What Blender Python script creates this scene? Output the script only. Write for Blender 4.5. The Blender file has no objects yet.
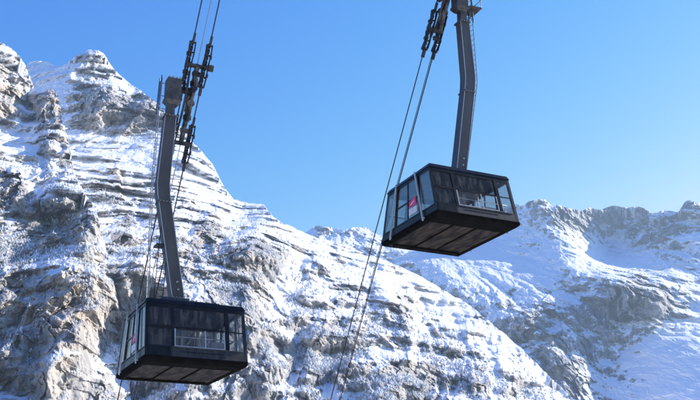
import bpy, bmesh, math, random
import numpy as np
from mathutils import Vector, Matrix
R = math.radians
scene = bpy.context.scene
C = scene.collection

# ------------------------------------------------------------------ camera
HAZE = 4.6e-5
F_PX, PITCH = 950.0, 0.3432            # focal length in pixels of a 700 wide frame, upward pitch
cam_d = bpy.data.cameras.new('camera')
cam_d.sensor_width = 36.0
cam_d.lens = 36.0 * F_PX / 700.0
cam_d.clip_start = 0.5
cam_d.clip_end = 60000.0
cam = bpy.data.objects.new('camera', cam_d)
cam.location = (0, 0, 0)
cam.rotation_euler = (math.pi / 2 + PITCH, 0, 0)
C.objects.link(cam)
scene.camera = cam

# ------------------------------------------------------------------ sky, sun, exposure
SUN_AZ, SUN_EL = R(65), R(27)         # azimuth clockwise from +Y, elevation
world = bpy.data.worlds.new('World')
scene.world = world
world.use_nodes = True
nt = world.node_tree
for n in list(nt.nodes): nt.nodes.remove(n)
sky = nt.nodes.new('ShaderNodeTexSky')
sky.sky_type = 'NISHITA'
sky.sun_disc = False
sky.sun_elevation = SUN_EL
sky.sun_rotation = SUN_AZ
sky.altitude = 1400.0
sky.air_density = 1.0
sky.dust_density = 0.3
sky.ozone_density = 1.8
bg = nt.nodes.new('ShaderNodeBackground')
bg.inputs[1].default_value = 0.115
wo = nt.nodes.new('ShaderNodeOutputWorld')
# the air of a cold clear day: deeper towards the zenith, paler towards the ridges
def smath(op, src, val):
    n = nt.nodes.new('ShaderNodeMath'); n.operation = op; nt.links.new(src, n.inputs[0]); n.inputs[1].default_value = val
    return n.outputs[0]
sp_ = nt.nodes.new('ShaderNodeSeparateColor'); cb_ = nt.nodes.new('ShaderNodeCombineColor')
nt.links.new(sky.outputs[0], sp_.inputs[0])
for i_, (lim, gam, mul) in enumerate(((0.46, 3.9, 10.2), (0.76, 1.6, 1.14), (1.6, 0.36, 0.88))):
    v_ = smath('MULTIPLY', sp_.outputs[i_], 0.23)
    v_ = smath('MINIMUM', v_, lim)
    v_ = smath('POWER', v_, gam)
    nt.links.new(smath('MULTIPLY', v_, mul / 0.23), cb_.inputs[i_])
nt.links.new(cb_.outputs[0], bg.inputs[0])
nt.links.new(bg.outputs[0], wo.inputs[0])
sun_d = bpy.data.lights.new('sun', 'SUN')
sun_d.energy = 4.1
sun_d.angle = R(0.5)
sun_d.color = (1.0, 0.93, 0.83)
sun = bpy.data.objects.new('sun', sun_d)
sdir = Vector((math.sin(SUN_AZ) * math.cos(SUN_EL), math.cos(SUN_AZ) * math.cos(SUN_EL), math.sin(SUN_EL)))
sun.rotation_euler = sdir.to_track_quat('Z', 'Y').to_euler()
sun.location = sdir * 500
C.objects.link(sun)
scene.cycles.transparent_max_bounces = 40
scene.cycles.max_bounces = 12
scene.cycles.use_denoising = True
vs = scene.view_settings
vs.view_transform = 'Standard'
vs.look = 'None'
vs.exposure = 1.15
vs.gamma = 1.0
vs.use_curve_mapping = False

# ------------------------------------------------------------------ noise toolkit
rng = np.random.default_rng(11)
PERM = np.concatenate([rng.permutation(256)] * 3).astype(np.int32)
GR = rng.normal(size=(256, 3)).astype(np.float32)
GR /= np.linalg.norm(GR, axis=1, keepdims=True)

def gnoise(x, y, z=None, seed=0):
    """gradient noise, about -0.8..0.8"""
    two = z is None
    x = x.astype(np.float32) + 13.7 * seed; y = y.astype(np.float32) + 7.3 * seed
    xi = np.floor(x); yi = np.floor(y); fx = x - xi; fy = y - yi
    X = xi.astype(np.int64) & 255; Y = yi.astype(np.int64) & 255
    ux = fx * fx * fx * (fx * (fx * 6 - 15) + 10); uy = fy * fy * fy * (fy * (fy * 6 - 15) + 10)
    if two:
        o = 0
        for a in (0, 1):
            hx = PERM[X + a]
            wa = ux if a else 1 - ux
            for b in (0, 1):
                g = GR[PERM[hx + Y + b] & 255]
                wb = uy if b else 1 - uy
                o = o + wa * wb * (g[:, 0] * (fx - a) + g[:, 1] * (fy - b))
        return o * 1.7
    z = z.astype(np.float32) + 3.1 * seed
    zi = np.floor(z); fz = z - zi; Z = zi.astype(np.int64) & 255
    uz = fz * fz * fz * (fz * (fz * 6 - 15) + 10)
    o = 0
    for a in (0, 1):
        hx = PERM[X + a]; wa = ux if a else 1 - ux
        for b in (0, 1):
            hy = PERM[hx + Y + b]; wb = wa * (uy if b else 1 - uy)
            for c in (0, 1):
                g = GR[PERM[hy + Z + c] & 255]
                o = o + wb * (uz if c else 1 - uz) * (g[:, 0] * (fx - a) + g[:, 1] * (fy - b) + g[:, 2] * (fz - c))
    return o * 1.5

def fbm(x, y, z=None, octs=5, gain=0.5, seed=0, ridged=False):
    o = 0; a = 1.0; f = 1.0; w = 0
    for i in range(octs):
        n = gnoise(x * f, y * f, None if z is None else z * f, seed + i)
        if ridged: n = 1 - 2 * np.abs(n) * 1.25
        o = o + a * n; w += a; a *= gain; f *= 2.03
    return o / w if ridged else o

def sstep(a, b, v):
    t = np.clip((v - a) / (b - a), 0, 1)
    return t * t * (3 - 2 * t)

def facets(x, z, sx_, sz_, seed, tilt=0.6, off=0.5):
    """angular blocks: nearest cell of a jittered grid, each with its own offset and tilt; in units of the cell width"""
    u = (x / sx_).astype(np.float32); v = (z / sz_).astype(np.float32)
    iu = np.floor(u); iv = np.floor(v)
    best = np.full(u.shape, 9.0, np.float32); h = np.zeros(u.shape, np.int64); bu = np.zeros_like(u); bv = np.zeros_like(v)
    for a in (-1, 0, 1):
        for b in (-1, 0, 1):
            cu = iu + a; cv = iv + b
            k = PERM[(PERM[(cu.astype(np.int64) + seed * 17) & 255] + (cv.astype(np.int64) & 255)) & 255]
            g = GR[k]
            du = u - (cu + 0.5 + 0.42 * g[:, 0]); dv = v - (cv + 0.5 + 0.42 * g[:, 1])
            d2 = du * du + dv * dv
            m = d2 < best
            best = np.where(m, d2, best); h = np.where(m, k, h); bu = np.where(m, du, bu); bv = np.where(m, dv, bv)
    g = GR[(h * 7 + 31) & 255]
    return off * g[:, 0] + tilt * (g[:, 1] * 1.3 * bu + (g[:, 2] * 0.9 + 0.25) * -bv)

def tps(pts):
    """thin plate spline through (px, py, value); returns f(px, py)"""
    P = np.array(pts, float); n = len(P)
    xy = P[:, :2] / 100.0
    def U(r2): return 0.5 * r2 * np.log(r2 + 1e-9)
    K = U(((xy[:, None] - xy[None]) ** 2).sum(-1)) + np.eye(n) * 0.002
    A = np.zeros((n + 3, n + 3)); A[:n, :n] = K; A[:n, n] = 1; A[:n, n + 1:] = xy; A[n, :n] = 1; A[n + 1:, :n] = xy.T
    w = np.linalg.solve(A, np.concatenate([P[:, 2], [0, 0, 0]]))
    def f(px, py):
        q = np.stack([px, py], -1) / 100.0
        o = w[n] + q @ w[n + 1:]
        for i in range(n):
            o = o + w[i] * U((q[..., 0] - xy[i, 0]) ** 2 + (q[..., 1] - xy[i, 1]) ** 2)
        return o
    # evaluate through a coarse grid, for speed
    gx = np.arange(-240, 961, 8.0); gy = np.arange(-80, 621, 8.0)
    G = f(*np.meshgrid(gx, gy))
    def g(px, py):
        u = np.clip((px + 240) / 8, 0, len(gx) - 1.001); v = np.clip((py + 80) / 8, 0, len(gy) - 1.001)
        i = u.astype(int); j = v.astype(int); a = u - i; b = v - j
        return (G[j, i] * (1 - a) + G[j, i + 1] * a) * (1 - b) + (G[j + 1, i] * (1 - a) + G[j + 1, i + 1] * a) * b
    return g

CP, SP = math.cos(PITCH), math.sin(PITCH)
def slopes(px, py):
    a = (px - 350) / F_PX; b = -(py - 200) / F_PX
    y = CP - SP * b; z = SP + CP * b
    return a / y, z / y

# ------------------------------------------------------------------ materials
def new_mat(name):
    m = bpy.data.materials.new(name); m.use_nodes = True
    n = m.node_tree.nodes; b = n['Principled BSDF']
    return m, m.node_tree, b

def rock_snow(name, tones, scale=1.0, snow=(0.83, 0.84, 0.87), dust=1.0):
    m, t, b = new_mat(name)
    N, L = t.nodes, t.links
    geo = N.new('ShaderNodeNewGeometry')
    def noise(sc, det=6, rough=0.6, stretch=None):
        n = N.new('ShaderNodeTexNoise'); n.inputs['Scale'].default_value = sc * scale
        n.inputs['Detail'].default_value = det; n.inputs['Roughness'].default_value = rough
        if stretch:
            mp = N.new('ShaderNodeMapping'); mp.inputs['Scale'].default_value = stretch
            L.new(geo.outputs['Position'], mp.inputs[0]); L.new(mp.outputs[0], n.inputs['Vector'])
        else: L.new(geo.outputs['Position'], n.inputs['Vector'])
        return n.outputs['Fac']
    def ramp(src, stops):
        r = N.new('ShaderNodeValToRGB'); e = r.color_ramp.elements
        e[0].position, e[0].color = stops[0][0], (*stops[0][1], 1)
        e[1].position, e[1].color = stops[-1][0], (*stops[-1][1], 1)
        for p, c in stops[1:-1]:
            q = e.new(p); q.color = (*c, 1)
        L.new(src, r.inputs[0]); return r.outputs[0]
    big = ramp(noise(0.009, 4, 0.6), [(0.38, tones[0]), (0.5, tones[1]), (0.62, tones[2])])
    streak = ramp(noise(0.07, 6, 0.7, (1.0, 1.0, 0.22)), [(0.36, (0.55, 0.56, 0.59)), (0.5, (0.9, 0.9, 0.9)), (0.64, (1.25, 1.18, 1.08))])
    mul = N.new('ShaderNodeMix'); mul.data_type = 'RGBA'; mul.blend_type = 'MULTIPLY'; mul.inputs[0].default_value = 1.0
    L.new(big, mul.inputs[6]); L.new(streak, mul.inputs[7])
    att = N.new('ShaderNodeAttribute'); att.attribute_name = 'snow'
    tone = N.new('ShaderNodeAttribute'); tone.attribute_name = 'ochre'
    och = N.new('ShaderNodeMix'); och.data_type = 'RGBA'
    L.new(tone.outputs['Fac'], och.inputs[0]); L.new(mul.outputs[2], och.inputs[6])
    oc2 = N.new('ShaderNodeMix'); oc2.data_type = 'RGBA'; oc2.blend_type = 'MULTIPLY'; oc2.inputs[0].default_value = 1.0
    oc2.inputs[6].default_value = (0.66, 0.54, 0.40, 1); L.new(streak, oc2.inputs[7])
    L.new(oc2.outputs[2], och.inputs[7])
    # break the snow edge up with fine noise
    fn = noise(0.16, 9, 0.82)
    ma = N.new('ShaderNodeMath'); ma.operation = 'MULTIPLY_ADD'; ma.inputs[1].default_value = 1.7; ma.inputs[2].default_value = -0.85
    L.new(fn, ma.inputs[0])
    ad0 = N.new('ShaderNodeMath'); ad0.operation = 'ADD'; L.new(ma.outputs[0], ad0.inputs[0]); L.new(att.outputs['Fac'], ad0.inputs[1])
    mb = N.new('ShaderNodeMath'); mb.operation = 'MULTIPLY_ADD'; mb.inputs[1].default_value = 1.6 * dust; mb.inputs[2].default_value = -0.8 * dust + 0.12 * dust
    L.new(noise(0.045, 6, 0.7, (1.0, 1.0, 1.8)), mb.inputs[0])
    ad = N.new('ShaderNodeMath'); ad.operation = 'ADD'; L.new(mb.outputs[0], ad.inputs[0]); L.new(ad0.outputs[0], ad.inputs[1])
    mr = N.new('ShaderNodeMapRange'); mr.interpolation_type = 'SMOOTHSTEP'
    mr.inputs['From Min'].default_value = 0.38; mr.inputs['From Max'].default_value = 0.62
    L.new(ad.outputs[0], mr.inputs['Value'])
    mx = N.new('ShaderNodeMix'); mx.data_type = 'RGBA'
    L.new(mr.outputs[0], mx.inputs[0]); L.new(och.outputs[2], mx.inputs[6]); mx.inputs[7].default_value = (*snow, 1)
    L.new(mx.outputs[2], b.inputs['Base Color'])
    b.inputs['Roughness'].default_value = 0.85
    b.inputs['Specular IOR Level'].default_value = 0.2
    bp = N.new('ShaderNodeBump'); bp.inputs['Distance'].default_value = 3.5 / scale
    inv = N.new('ShaderNodeMapRange'); inv.inputs['To Min'].default_value = 0.75; inv.inputs['To Max'].default_value = 0.12
    L.new(mr.outputs[0], inv.inputs['Value']); L.new(inv.outputs[0], bp.inputs['Strength'])
    L.new(noise(0.12, 7, 0.75), bp.inputs['Height']); L.new(bp.outputs[0], b.inputs['Normal'])
    return m

# ------------------------------------------------------------------ mountains
def link_mesh(name, V, Q, mat, attrs=None, smooth=True):
    me = bpy.data.meshes.new(name)
    nv, nq = len(V), len(Q)
    me.vertices.add(nv); me.vertices.foreach_set('co', V.astype(np.float32).ravel())
    k = Q.shape[1]
    me.loops.add(nq * k); me.loops.foreach_set('vertex_index', Q.astype(np.int32).ravel())
    me.polygons.add(nq); me.polygons.foreach_set('loop_start', np.arange(0, nq * k, k, dtype=np.int32))
    me.update(calc_edges=True)
    me.polygons.foreach_set('use_smooth', np.full(nq, smooth))
    for a, v in (attrs or {}).items():
        at = me.attributes.new(a, 'FLOAT', 'POINT'); at.data.foreach_set('value', v.astype(np.float32).ravel())
    me.materials.append(mat)
    o = bpy.data.objects.new(name, me); C.objects.link(o)
    return o

def blur(A, n):
    for ax in (0, 1):
        for _ in range(2):
            P = np.pad(A, [(n, n) if i == ax else (0, 0) for i in range(2)], mode='edge')
            cs = np.cumsum(P, axis=ax); z = np.zeros_like(np.take(cs, [0], axis=ax))
            cs = np.concatenate([z, cs], axis=ax)
            m = A.shape[ax]
            A = (np.take(cs, np.arange(2 * n + 1, 2 * n + 1 + m), axis=ax) - np.take(cs, np.arange(m), axis=ax)) / (2 * n + 1)
    return A

def normal_z(X, Y, Z):
    dux, dvx = np.gradient(X, axis=1), np.gradient(X, axis=0)
    duy, dvy = np.gradient(Y, axis=1), np.gradient(Y, axis=0)
    duz, dvz = np.gradient(Z, axis=1), np.gradient(Z, axis=0)
    nx = duy * dvz - duz * dvy; ny = duz * dvx - dux * dvz; nz = dux * dvy - duy * dvx
    l = np.sqrt(nx * nx + ny * ny + nz * nz) + 1e-9
    sg = np.where(ny > 0, -1.0, 1.0)
    return nx / l * sg, ny / l * sg, nz / l * sg

def mountain(name, mat, cols, nrow, bottom, sky_pts, depth_pts, snow_pts, relief, seed,
             rough_sky=2.0, och_pts=None, back=900.0, feats=(), nsc=1.0, snow_line=0.56, bias_k=1.25, patch=0.26, zst=1.0, smooth=False):
    sp = np.array(sky_pts, float)
    top = np.interp(cols, sp[:, 0], sp[:, 1])
    k = np.arange(len(cols))
    top = top + rough_sky * (fbm(cols * 0.09, cols * 0 + seed, octs=5, seed=seed) * 0.9)
    top = np.minimum(top, bottom - 6)
    vis_top = top[(cols > -8) & (cols < 708)].min()
    rows = np.concatenate([np.arange(top.min(), vis_top, 3.0), np.arange(vis_top, bottom, (bottom - vis_top) / nrow)])
    rows = np.append(rows, bottom)
    PX = np.repeat(cols[None], len(rows), 0)
    PY = np.maximum(rows[:, None], top[None])          # rows above the skyline fold onto it
    flat = rows[:, None] < top[None]
    PY[0] = top
    sx, sz = slopes(PX, PY)
    D = tps(depth_pts)(PX, PY)
    biasf = tps(snow_pts)
    wx = (fbm(PX.ravel() / 22, PY.ravel() / 22, octs=4, seed=seed + 80) * 7).reshape(PX.shape)
    wy = (fbm(PX.ravel() / 22, PY.ravel() / 22, octs=4, seed=seed + 90) * 7).reshape(PX.shape)
    bias = biasf(PX, PY) * bias_k
    for (cx, cy, rx, ry, dd, db) in feats:
        r2 = ((PX + wx - cx) / rx) ** 2 + ((PY + wy - cy) / ry) ** 2
        g = np.exp(-r2 * r2)
        D = D + dd * g; bias = bias + db * g
    D = relief(D, sx, sz, PX, PY, seed, np.clip(0.62 - 1.9 * bias, 0.12, 1.25).ravel())
    X, Y, Z = D * sx, D, D * sz
    nx, ny, nz = normal_z(X, Y, Z)
    nz = np.where(flat, 0.6, nz); ny = np.where(flat, -0.7, ny)
    nxs, nys, nzs = blur(nx, 5), blur(ny, 5), blur(nz, 5)
    nz1 = blur(nz, 1)
    x, y, z = X.ravel(), Y.ravel(), Z.ravel()
    n1 = fbm(x / (90 * nsc), y / (90 * nsc), z / (60 * nsc * zst), octs=6, gain=0.65, seed=seed + 40).reshape(X.shape)
    slope = 0.55 * nz1 + 0.45 * nzs
    snow = 0.5 + (slope - snow_line + patch * n1 + bias) * 2.1
    snow = np.clip(snow, -0.6, 1.6)
    if och_pts:
        oc = np.zeros_like(X)
        for (cx, cy, rx, ry, a) in och_pts:
            oc = np.maximum(oc, a * np.exp(-(((PX - cx) / rx) ** 2 + ((PY - cy) / ry) ** 2)))
        oc = np.clip(oc * (0.75 + 0.9 * n1) * sstep(0.62, 0.3, slope), 0, 1)
    else: oc = np.zeros_like(X)
    # back slope behind the skyline and a skirt down to the valley floor
    rowsX, rowsY, rowsZ = [X], [Y], [Z]
    bk = []
    for q in (0.25, 0.6, 1.0):
        bk.append((X[0] * (1 + back * q / Y[0]) - 30 * q, Y[0] + back * q, Z[0] - back * 0.9 * q + 60 * fbm(X[0] / 200, Y[0] / 200 + q * 9, octs=3, seed=seed)))
    bk.append((X[0] * (1 + back * 1.6 / Y[0]) - 50, Y[0] + back * 1.6, np.full_like(Z[0], -330.0)))
    for r in bk: rowsX.insert(0, r[0][None]); rowsY.insert(0, r[1][None]); rowsZ.insert(0, r[2][None])
    rowsX.append(X[-1:]); rowsY.append(Y[-1:] - 120); rowsZ.append(np.full_like(Z[-1:], -330.0))
    XX, YY, ZZ = np.concatenate(rowsX), np.concatenate(rowsY), np.concatenate(rowsZ)
    nb = len(bk)
    S = np.concatenate([np.full((nb, len(cols)), 1.0), snow, np.full((1, len(cols)), 0.9)])
    O = np.concatenate([np.zeros((nb, len(cols))), oc, np.zeros((1, len(cols)))])
    h, w = XX.shape
    idx = np.arange(h * w).reshape(h, w)
    Q = np.stack([idx[1:, :-1], idx[1:, 1:], idx[:-1, 1:], idx[:-1, :-1]], -1)
    keep = np.ones(Q.shape[:2], bool)
    fl = flat[1:]
    keep[nb:nb + len(rows) - 1] = ~(fl[:, :-1] & fl[:, 1:])
    Q = Q[keep]
    o = link_mesh(name, np.stack([XX, YY, ZZ], -1).reshape(-1, 3), Q, mat, {'snow': S, 'ochre': O}, smooth=smooth)
    o['kind'] = 'structure'
    return dict(flat=flat, X=X, Y=Y, Z=Z, PX=PX, PY=PY, nzs=nzs, nys=nys, snow=snow)

def cols_of(a, b, step, fa=0, fb=700):
    c = [a]
    while c[-1] < b:
        s = step if fa - 6 < c[-1] < fb + 6 else step * 5
        c.append(c[-1] + s)
    return np.array(c)

def strata(z, T, amp, seed, x, y, lo=0.55):
    """staircase residual: cliffs of height about T with ledges between"""
    q = z / T
    i = np.floor(q); f = q - i
    j = gnoise(i * 0.731 + 0.37, x * 0 + 0.5, seed=seed) # layer dependent ledge width
    l2 = np.clip(lo + 0.25 * j, 0.2, 0.85)
    s = sstep(0, 1, np.clip((f - l2) / (1 - l2), 0, 1))
    return amp * (s - f)

def relief_main(D, sx, sz, PX, PY, seed, rk):
    sh = D.shape
    x = (D * sx).ravel(); z = (D * sz).ravel(); y = D.ravel()
    px, py = PX.ravel(), PY.ravel()
    far = np.clip((y - 1200) / 1600, 0, 1)
    w1 = fbm(x / 420, z / 420, octs=3, seed=seed + 3); w2 = fbm(x / 300, z / 300, octs=3, seed=seed + 7)
    # buttresses and gullies down the fall line
    g1 = fbm((x + w1 * 160) / 330, (z + w2 * 120) / 700, octs=4, seed=seed, ridged=True)
    g2 = fbm((x + w2 * 60 + w1 * 40 - z * 0.15) / 85, (z + w1 * 80) / 240, octs=4, seed=seed + 11, ridged=True)
    d = -95 * g1 - 26 * g2 * STRATA_G(px, py)
    # beds
    zz = z - 0.10 * x + 38 * w2 + 16 * w1 + 6 * fbm(x / 60, z / 60, octs=3, seed=seed + 23)
    st = STRATA(px, py)
    m1 = np.clip(0.8 + 1.3 * fbm(x / 170, z / 90, octs=3, seed=seed + 61), 0, 1.4)
    m2 = np.clip(0.6 + 1.6 * fbm(x / 110, z / 40, octs=3, seed=seed + 65), 0, 1.4)
    d = d + st * (m1 * strata(zz, 62, 82, seed + 5, x, y, 0.45) + m2 * strata(zz + 11, 21, 24, seed + 6, x, y, 0.5))
    zz2 = zz + 5 * fbm(x / 22, z / 18, octs=2, seed=seed + 29)
    d = d + st * m2 * strata(zz2, 7.5, 6, seed + 9, x, y, 0.5)
    # broken rock: ribs and chimneys, then angular blocks at three sizes
    xw = x + 26 * w1 + 7 * fbm(x / 30, z / 30, octs=3, seed=seed + 71); zw = z + 0.18 * x + 26 * w2 + 7 * fbm(x / 30, z / 30, octs=3, seed=seed + 75)
    q1 = fbm(x / 75, y / 110, z / 90, octs=5, gain=0.5, seed=seed + 31, ridged=True)
    d = d - 26 * (0.4 + 0.6 * rk) * q1
    d = d + rk * (30 * facets(xw, zw, 46, 62, seed + 1) + 15 * facets(xw, zw, 19, 27, seed + 2) + 6.5 * facets(xw, zw, 8, 11, seed + 3) + 2.4 * facets(xw, zw, 3.4, 5, seed + 4))
    d = d - 6 * rk * fbm((x + 0.2 * z) / 14, y / 60, z / 60, octs=3, gain=0.6, seed=seed + 47, ridged=True)
    d = d - 1.6 * fbm(x / 7, y / 20, z / 8, octs=2, seed=seed + 53)
    return D + d.reshape(sh)

STRATA = tps([(-100, 0, 0.7), (0, 60, 0.6), (100, 60, 1.0), (150, 100, 0.5), (100, 110, 0.2), (150, 170, 1.6), (90, 170, 1.5), (200, 190, 1.6), (200, 230, 0.9),
              (30, 150, 0.7), (30, 220, 0.35), (70, 210, 0.3), (0, 300, 0.25), (80, 300, 0.15), (100, 380, 0.3), (0, 400, 0.3), (200, 300, 0.35), (250, 250, 0.6),
              (260, 350, 0.4), (330, 270, 0.75), (350, 370, 0.5), (430, 320, 0.9), (430, 400, 0.7), (520, 360, 0.9), (640, 460, 0.8), (300, 500, 0.4), (0, 520, 0.3), (700, 540, .6)])
STRATA_G = tps([(0, 100, 1.2), (120, 100, 0.9), (150, 170, 0.45), (220, 190, 0.5), (0, 300, 1.6), (100, 300, 1.5), (200, 320, 1.4), (300, 260, 0.9), (300, 360, 1.3),
                (430, 300, 0.9), (430, 400, 1.3), (560, 400, 1.0), (0, 500, 1.3), (700, 540, 1)])

grey = [(0.40, 0.40, 0.405), (0.48, 0.465, 0.45), (0.56, 0.52, 0.47)]
m_main = rock_snow('limestone_and_snow', grey)
m_far = rock_snow('far_rock_and_snow', [(0.29, 0.30, 0.32), (0.36, 0.36, 0.37), (0.43, 0.42, 0.41)], 0.6, dust=2.2)

MAIN_F = [(400, 372, 60, 30, 0, -0.09), (510, 392, 44, 18, 0, -0.10), (300, 360, 50, 40, 0, -0.04), (415, 340, 50, 16, 0, -0.05), (400, 272, 40, 7, 0, 0.16), (452, 300, 26, 9, 0, 0.18), (500, 336, 20, 12, 0, 0.16), (545, 380, 14, 14, 0, 0.12), (240, 330, 62, 60, 0, -0.10), (335, 365, 60, 36, 0, -0.08), (440, 385, 60, 24, 0, -0.12), (140, 182, 75, 36, 0, -0.09), (30, 330, 70, 90, 0, -0.05), (330, 300, 30, 20, 0, -0.05), (252, 251, 31, 14, -95, -0.24), (285, 280, 24, 13, 40, 0.22), (212, 229, 15, 17, -55, -0.32), (318, 267, 14, 13, -50, -0.24), (335, 334, 23, 13, -55, -0.26),
          (225, 312, 38, 40, -60, -0.05), (406, 306, 12, 17, 15, -0.34), (384, 296, 14, 18, -40, 0.0), (416, 345, 9, 22, 25, 0.22), (117, 182, 6, 20, -32, -0.30), (127, 229, 14, 13, -45, -0.32),
          (100, 188, 11, 8, -25, -0.2), (290, 304, 22, 15, 10, 0.25), (440, 300, 34, 13, 0, 0.14), (478, 368, 9, 26, -20, -0.18), (290, 345, 12, 40, 20, 0.08), (368, 268, 22, 8, 0, 0.2),
          (350, 295, 16, 10, -15, -0.14), (160, 172, 5, 16, -20, -0.2), (188, 200, 10, 5, -12, -0.15), (262, 375, 16, 24, -25, -0.12), (310, 385, 24, 16, -20, -0.05), (520, 372, 16, 8, -12, -0.12),
          (97, 58, 13, 8, -10, -0.12), (180, 248, 12, 22, -25, 0.02), (350, 374, 20, 14, -30, -0.1), (448, 352, 14, 12, -15, -0.12), (60, 74, 10, 5, 0, 0.3)]
BUTT_F = [(40, 330, 90, 90, 0, -0.06), (20, 170, 60, 50, 0, -0.05), (64, 219, 25, 21, 55, -0.36), (45, 106, 10, 15, -30, -0.14), (26, 102, 6, 9, 25, -0.12), (48, 137, 16, 9, -25, -0.14), (16, 138, 16, 8, 0, 0.2), (41, 172, 7, 22, 20, 0.24),
          (66, 160, 5, 16, -16, -0.14), (75, 244, 16, 6, 10, 0.26), (14, 190, 14, 16, -25, -0.14), (75, 300, 24, 22, 22, -0.14), (46, 325, 8, 14, -15, -0.1), (70, 325, 9, 5, 0, 0.35),
          (20, 215, 20, 10, 0, -0.02), (14, 256, 12, 12, 20, -0.2), (60, 365, 26, 18, -30, 0.02), (30, 395, 14, 12, 14, -0.1), (108, 328, 10, 22, 40, -0.2)]
main = mountain('mountain', m_main, cols_of(-150, 850, 0.60), 760, 540,
    [(-160, 95), (0, 92), (30, 62), (38, 60), (46, 63), (58, 66), (66, 64), (76, 56), (84, 52), (90, 49), (98, 50), (104, 54), (110, 64), (118, 73), (130, 84),
     (142, 92), (155, 101), (165, 112), (178, 124), (192, 141), (203, 152), (212, 164), (222, 183), (234, 200), (250, 203), (264, 204), (268, 210), (274, 218),
     (290, 226), (310, 235), (330, 241), (350, 247), (372, 256), (395, 264), (420, 276), (445, 291), (470, 305), (495, 326), (520, 347), (545, 372), (575, 400), (640, 455), (720, 520), (860, 535)],
    [(-150, 100, 2500), (-150, 300, 1350), (-150, 540, 1050),
     (0, 540, 1080), (120, 540, 1120), (250, 540, 1180), (400, 540, 1300), (550, 540, 1450), (700, 540, 1650), (850, 540, 1800),
     (0, 400, 1220), (60, 400, 1270), (110, 400, 1380), (160, 400, 1330), (250, 400, 1400), (350, 400, 1520), (450, 400, 1680), (575, 400, 1950),
     (0, 340, 1290), (50, 335, 1300), (85, 330, 1330), (105, 330, 1440), (135, 320, 1450), (170, 320, 1400), (230, 330, 1470), (300, 340, 1610), (400, 340, 1830), (500, 340, 2120),
     (0, 290, 1360), (50, 285, 1400), (80, 280, 1400), (120, 280, 1440), (170, 270, 1520), (230, 280, 1600), (300, 290, 1800), (380, 290, 2080), (440, 291, 2330),
     (0, 240, 1560), (60, 240, 1620), (120, 235, 1690), (180, 235, 1760), (240, 245, 1800), (255, 232, 1960), (300, 245, 2130), (360, 260, 2280),
     (60, 195, 1950), (100, 200, 1990), (150, 200, 2100), (200, 205, 2230), (245, 215, 2330),
     (60, 160, 2250), (110, 160, 2330), (160, 160, 2440), (195, 165, 2550),
     (70, 128, 2560), (110, 126, 2600), (150, 128, 2640),
     (70, 100, 2680), (110, 95, 2670), (145, 105, 2730), (100, 75, 2880), (125, 84, 2900), (92, 52, 2960), (40, 62, 3060), (50, 90, 2760), (0, 92, 2900)],
    [(40, 62, 0.6), (60, 75, 0.4), (92, 55, -0.05), (110, 70, 0.08), (70, 88, 0.05), (100, 100, -0.40), (130, 108, -0.34), (150, 108, -0.25), (160, 120, -0.2), (125, 92, 0.05),
     (100, 135, 0.12), (150, 140, 0.18), (190, 160, 0.2), (80, 170, 0.16), (130, 180, 0.14), (200, 200, 0.12), (240, 205, 0.35), (230, 225, 0.1), (190, 225, -0.05),
     (150, 215, 0.0), (110, 215, 0.05), (100, 250, -0.04), (150, 260, -0.02), (60, 300, -0.34), (100, 300, -0.36), (120, 330, -0.34), (0, 300, -0.12), (30, 360, -0.08), (80, 390, -0.02),
     (130, 390, 0.0), (250, 250, -0.16), (275, 250, -0.1), (290, 235, 0.2), (300, 270, 0.22), (220, 300, -0.06), (240, 340, -0.06), (200, 390, -0.2), (260, 390, 0.06), (330, 260, 0.1),
     (320, 320, 0.06), (350, 300, 0.1), (330, 380, 0.08), (380, 280, 0.22), (420, 310, 0.2), (450, 310, 0.25), (430, 350, 0.08), (400, 390, 0.0), (470, 380, 0.05), (510, 360, 0.22), (540, 390, 0.2),
     (0, 500, 0), (300, 500, 0), (700, 500, 0.1)],
    relief_main, 3, rough_sky=1.6, feats=MAIN_F,
    och_pts=[(68, 305, 38, 42, 0.8), (22, 300, 20, 30, 0.35), (85, 290, 20, 20, 0.6), (117, 182, 8, 22, 0.9), (160, 172, 6, 18, 0.6), (212, 229, 16, 18, 0.5), (252, 251, 30, 14, 0.35), (110, 122, 34, 12, 0.5), (60, 340, 40, 30, 0.4), (200, 240, 30, 18, 0.4), (500, 385, 30, 18, 0.35), (390, 260, 20, 20, .3)])

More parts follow.
